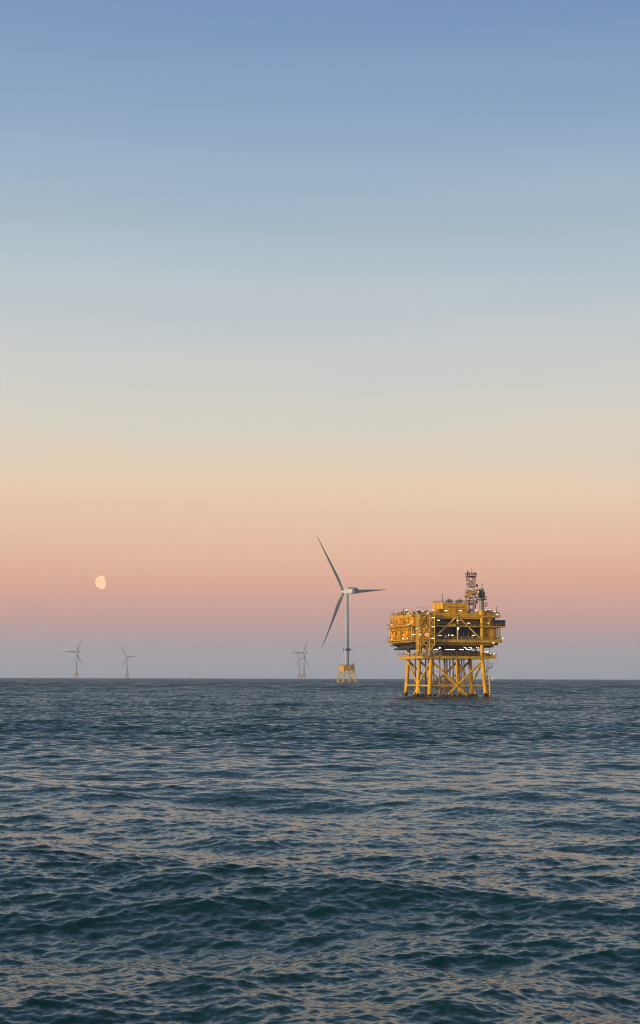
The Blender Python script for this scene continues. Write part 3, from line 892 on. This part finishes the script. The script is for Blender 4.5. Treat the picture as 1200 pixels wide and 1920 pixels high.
# boat landing and ladder on the right leg
bl = Q()
for w in (-1.3, .6):
    bl.tube((22.9, w, -3), (22.4, w, 8.4), .26, n=10)
for z in (1.2, 2.8, 5.0, 6.8):
    bl.tube(leg_pt(20.2, 0, z), (22.6, -1.3, z), .17, n=8); bl.tube(leg_pt(20.2, 0, z), (22.6, .6, z), .17, n=8)
bl.tube((22.5, -1.3, 5), (22.5, .6, 5), .15, n=8); bl.tube((22.7, -1.3, 2), (22.7, .6, 2), .15, n=8)
blo = bl.build('boat_landing', YELP, ST)
g = Q(); g.tube((22.9, -1.3, -3), (22.85, -1.3, .8), .34, n=10); g.tube((22.9, .6, -3), (22.85, .6, .8), .34, n=10); g.build('marine_growth', GRO, blo)
al = Q()
for w in (-.9, -.5): al.bar((21.7, w, 8.6), (21.5, w, 15.2), .1)
for k in range(22): al.bar((21.65, -.9, 8.7 + .3 * k), (21.65, -.5, 8.7 + .3 * k), .07)
for k in range(7):
    z = 9.2 + k * .8; al.bar((21.7, -.9, z), (22.3, -1.1, z), .06); al.bar((22.3, -1.1, z), (22.3, -.3, z), .06); al.bar((22.3, -.3, z), (21.7, -.5, z), .06)
al.bar((22.3, -1.1, 9.2), (22.3, -1.1, 14.2), .06); al.bar((22.3, -.3, 9.2), (22.3, -.3, 14.2), .06)
al.build('access_ladder', GREY, ST)
pl = Q(); pl.box(21.8, 24.0, -1.2, .6, 11.1, 11.4); pl.rail([(21.9, -1.1, 11.4), (23.9, -1.1, 11.4), (23.9, .5, 11.4)], t=.09); pl.bar((21.2, 0, 9.4), (23.6, 0, 11.1), .18)
pl.build('rest_platform', GREY, ST)
p2 = Q(); p2.box(25.12, 26.2, .4, 6.0, 15.0, 15.3); p2.rail([(25.2, .5, 15.3), (26.1, .5, 15.3), (26.1, 5.9, 15.3)]); p2.box(21.6, 24.6, .6, 3.2, 15.32, 16.6, 1)
p2.build('side_landing', [EDGE, YELD], ST)

# lamps: bulkhead floods and strip lights
BALL = [(-8.0, 22.26, 27.3), (-8.0, 22.3, 21.94), (-8.0, 8.88, 21.8), (-8.0, 3.63, 21.8), (-8.0, 2.53, 26.9),
        (-6.81, 8, 32.47), (-7.6, 4, 31.0), (-1.72, 10, 32.84), (-5.35, 3, 31.0), (-1.33, 5, 32.01), (-.97, 1, 31.02), (1.48, 1.5, 32.4), (-4.72, 9, 31.58),
        (-6.58, -2.6, 25.24), (-5.21, -3.05, 23.05), (-7.86, -1.4, 27.8),
        (7.46, 1.2, 23.04), (18.81, 1.2, 23.07),
        (4.12, 2, 18.32), (13.89, 2, 18.57), (14.55, 2, 18.28), (15.88, 2, 18.58), (16.55, 2, 18.84), (16.77, 2, 18.3), (18.77, 2, 18.61), (19.52, 2, 18.61),
        (18.28, 1, 32.5), (24.49, 6, 32.93), (27.04, 9, 33.18), (26.9, 12, 33.43), (27.1, 4, 32.34), (26.38, 0, 30.9), (28.2, -.9, 21.98), (22.51, -.6, 27.63),
        (21.53, -.2, 16.94), (22.32, -.2, 16.75), (23.41, -.6, 16.24), (25.03, .2, 16.19), (18.4, -1.5, 39.2)]
SMALL = [(-2.86, 20, 16.55), (-2.08, 17, 16.51), (-2.2, 14, 16.55), (-1.67, 11, 16.43), (-1.25, 8, 16.39), (-1.3, 22, 16.38), (-7.6, .5, 27.2), (-7.6, 1.6, 28.1), (-5.9, -.7, 27.4), (-2.4, 6, 31.4), (.2, 3, 31.6), (6.4, 1.2, 22.7), (2.8, 2, 17.9)]
STRIP = [(-.24, -3.05, 29.16), (-.26, -3.05, 25.84), (-.28, -3.05, 21.67), (-7.0, -.8, 23.03), (6.66, 1.8, 32.07), (12.4, 1.8, 32.24),
         (3.38, 1, 28.48), (11.03, 1, 28.49), (15.27, 1, 27.55), (3.88, .8, 22.83), (17.09, .8, 22.97), (8.7, .8, 22.96),
         (12.53, 1.6, 17.65), (7.45, 2.3, 17.6), (9.44, 2.3, 17.6), (15.4, 1.6, 17.67), (2.6, 1.8, 17.6), (25.0, .6, 20.2)]
for p in BALL:
    big = p[0] in (4.12, 16.55)
    lm = Q(); lm.ball(p, .3 if big else .19, 0); lm.bar(Vector(p) + Vector((0, .1, .2)), Vector(p) + Vector((0, .35, .55)), .1, 1)
    lm.build('floodlight', [COOL if p[2] < 19.5 or big else WARM, DARK], ST)
Q().ball((10.47, -.75, 25.47), .36, 0, nu=10, nv=8).build('floodlight', COOL, ST)
for p in SMALL:
    Q().ball(p, .12, 0, nu=6, nv=5).build('floodlight', WARM, ST)
for i, p in enumerate(STRIP):
    l = .85 if p[2] < 18 else .5
    lm = Q(); lm.box(p[0] - l, p[0] + l, p[1] - .12, p[1] + .12, p[2] - .03, p[2] + .12, 0); lm.box(p[0] - l - .05, p[0] + l + .05, p[1] - .16, p[1] + .16, p[2] + .122, p[2] + .2, 1)
    lm.build('strip_light', [COOL if p[2] < 18 else WARM, GREY], ST)


# things standing on the platform
def on_platform(u, w, z):
    lx, ly = u - 10.1, w - 13.0
    return (base[0] + c_ * lx - s_ * ly, base[1] + s_ * lx + c_ * ly, base[2] + z)


def container(label, u, w, z, L, W, Hh, mat):
    t = thing('shipping_container', label, 'container', on_platform(u, w, z), PRZ, 'containers on the platform')
    b = MB(); b.box(0, L, 0, W, .12, Hh)
    k = .15
    while k < L - .2: b.box(k, k + .12, -.06, -.002, .25, Hh - .15); k += .3
    b.build('container_body', mat, t)
    f = MB()
    for x in (0, L):
        for y in (0, W): f.box(x - .09, x + .09, y - .09, y + .09, 0, Hh + .06)
    f.box(.1, L - .1, -.09, -.062, Hh - .1, Hh + .05); f.box(.1, L - .1, -.09, -.062, .02, .2)
    f.build('corner_frame', DARK, t)
    return t


container('dark blue steel container overhanging the right end of the middle deck', 24.6, -.6, 26.52, 4.7, 2.4, 2.25, NAVY)
container('small dark blue container under the platform, on its lowest deck', 6.1, .7, 15.32, 3.8, 1.8, 2.0, NAVY)

# ------------------------------------------------------------------ boat far off with its white light
bx, by = 348.3, 3000.0
bt = thing('boat', 'tiny distant boat with a bright white light on the horizon right of the platform', 'boat', (bx, by, drop(bx, by)), R(70))
hl = MB()
st_ = [(-4.5, 1.3), (-1, 1.5), (2.5, 1.2), (4.8, .1)]
vs = []
for x, hw in st_: vs += [(x, -hw * .6, -.4), (x, -hw, 1.2), (x, hw, 1.2), (x, hw * .6, -.4)]
fs = [(a * 4 + i, a * 4 + (i + 1) % 4, a * 4 + 4 + (i + 1) % 4, a * 4 + 4 + i) for a in range(3) for i in range(4)] + [(3, 2, 1, 0), (12, 13, 14, 15)]
hl.add(vs, fs); hl.build('hull', DARK, bt)
cbn = MB(); cbn.box(-2.2, 1.0, -1.0, 1.0, 1.21, 3.0); cbn.bar((-.5, 0, 3), (-.5, 0, 4.6), .15); cbn.build('cabin', WHT, bt)
MB().ball((-.5, 0, 4.9), .75, nu=10, nv=8).build('masthead_light', COOL, bt)

# ------------------------------------------------------------------ the moon, its lit half cut as a glowing shape
def build_moon():
    d = Vector((-0.14550254, 0.98739411, 0.06230469)); D = 30000.0
    c = Vector((0, 0, H_CAM)) + d * D
    rad = D * math.tan(R(.262))
    left = Vector((0, 0, 1)).cross(d).normalized()
    upv = d.cross(left).normalized() * -1
    upv = left.cross(d).normalized()
    if upv.z < 0: upv = -upv
    tow = -d
    # phase put into the shape: only a glowing half is built, facing left, slightly below
    sd = (tow * math.cos(R(58)) + (left * .985 - upv * .17) * math.sin(R(58))).normalized()
    x = sd.cross(Vector((0, 0, 1))).normalized(); y = sd.cross(x)
    vs, nu, nv = [], 64, 20
    for j in range(1, nv + 1):
        t = math.pi / 2 * j / nv
        for i in range(nu):
            p = 2 * math.pi * i / nu
            vs.append((sd * math.cos(t) + (x * math.cos(p) + y * math.sin(p)) * math.sin(t)) * rad)
    vs.append(sd * rad); vs.append(Vector((0, 0, 0)))
    top, cen = len(vs) - 2, len(vs) - 1
    fs = [(j * nu + i, (j + 1) * nu + i, (j + 1) * nu + (i + 1) % nu, j * nu + (i + 1) % nu) for j in range(nv - 1) for i in range(nu)]
    fs += [(top, i, (i + 1) % nu) for i in range(nu)] + [(cen, (nv - 1) * nu + (i + 1) % nu, (nv - 1) * nu + i) for i in range(nu)]
    mb = MB(); mb.add(vs, fs, 0, True)
    m = bpy.data.materials.new('moon'); m.use_nodes = True; t = m.node_tree; t.nodes.clear()
    tc = t.nodes.new('ShaderNodeTexCoord')
    n = t.nodes.new('ShaderNodeTexNoise'); n.inputs['Scale'].default_value = .012; n.inputs['Detail'].default_value = 3
    t.links.new(tc.outputs['Object'], n.inputs['Vector'])
    rp = t.nodes.new('ShaderNodeValToRGB')
    rp.color_ramp.elements[0].position = .40; rp.color_ramp.elements[0].color = (*lin((250, 196, 152)), 1)
    rp.color_ramp.elements[1].position = .56; rp.color_ramp.elements[1].color = (*lin((255, 206, 160)), 1)
    t.links.new(n.outputs['Fac'], rp.inputs[0])
    e = t.nodes.new('ShaderNodeEmission'); t.links.new(rp.outputs[0], e.inputs[0]); e.inputs[1].default_value = 1.6
    o = t.nodes.new('ShaderNodeOutputMaterial'); t.links.new(e.outputs[0], o.inputs[0])
    ob = mb.build('moon', m); ob.location = c
    ob['label'] = 'pale orange gibbous moon, its lit left side cut as a glowing shape, low in the pink sky'; ob['category'] = 'moon'


build_moon()

# ------------------------------------------------------------------ haze over the water
hz = MB(); hz.box(-11300, 11300, -11300, 11300, -14, 200)
hm = bpy.data.materials.new('haze'); hm.use_nodes = True
t = hm.node_tree; t.nodes.clear()
pv = t.nodes.new('ShaderNodeVolumePrincipled')
pv.inputs['Color'].default_value = (.80, .85, .93, 1)
pv.inputs['Anisotropy'].default_value = .5
pv.inputs['Density'].default_value = HAZE_D
ou = t.nodes.new('ShaderNodeOutputMaterial'); t.links.new(pv.outputs[0], ou.inputs['Volume'])
ho = hz.build('haze', hm); ho['kind'] = 'stuff'
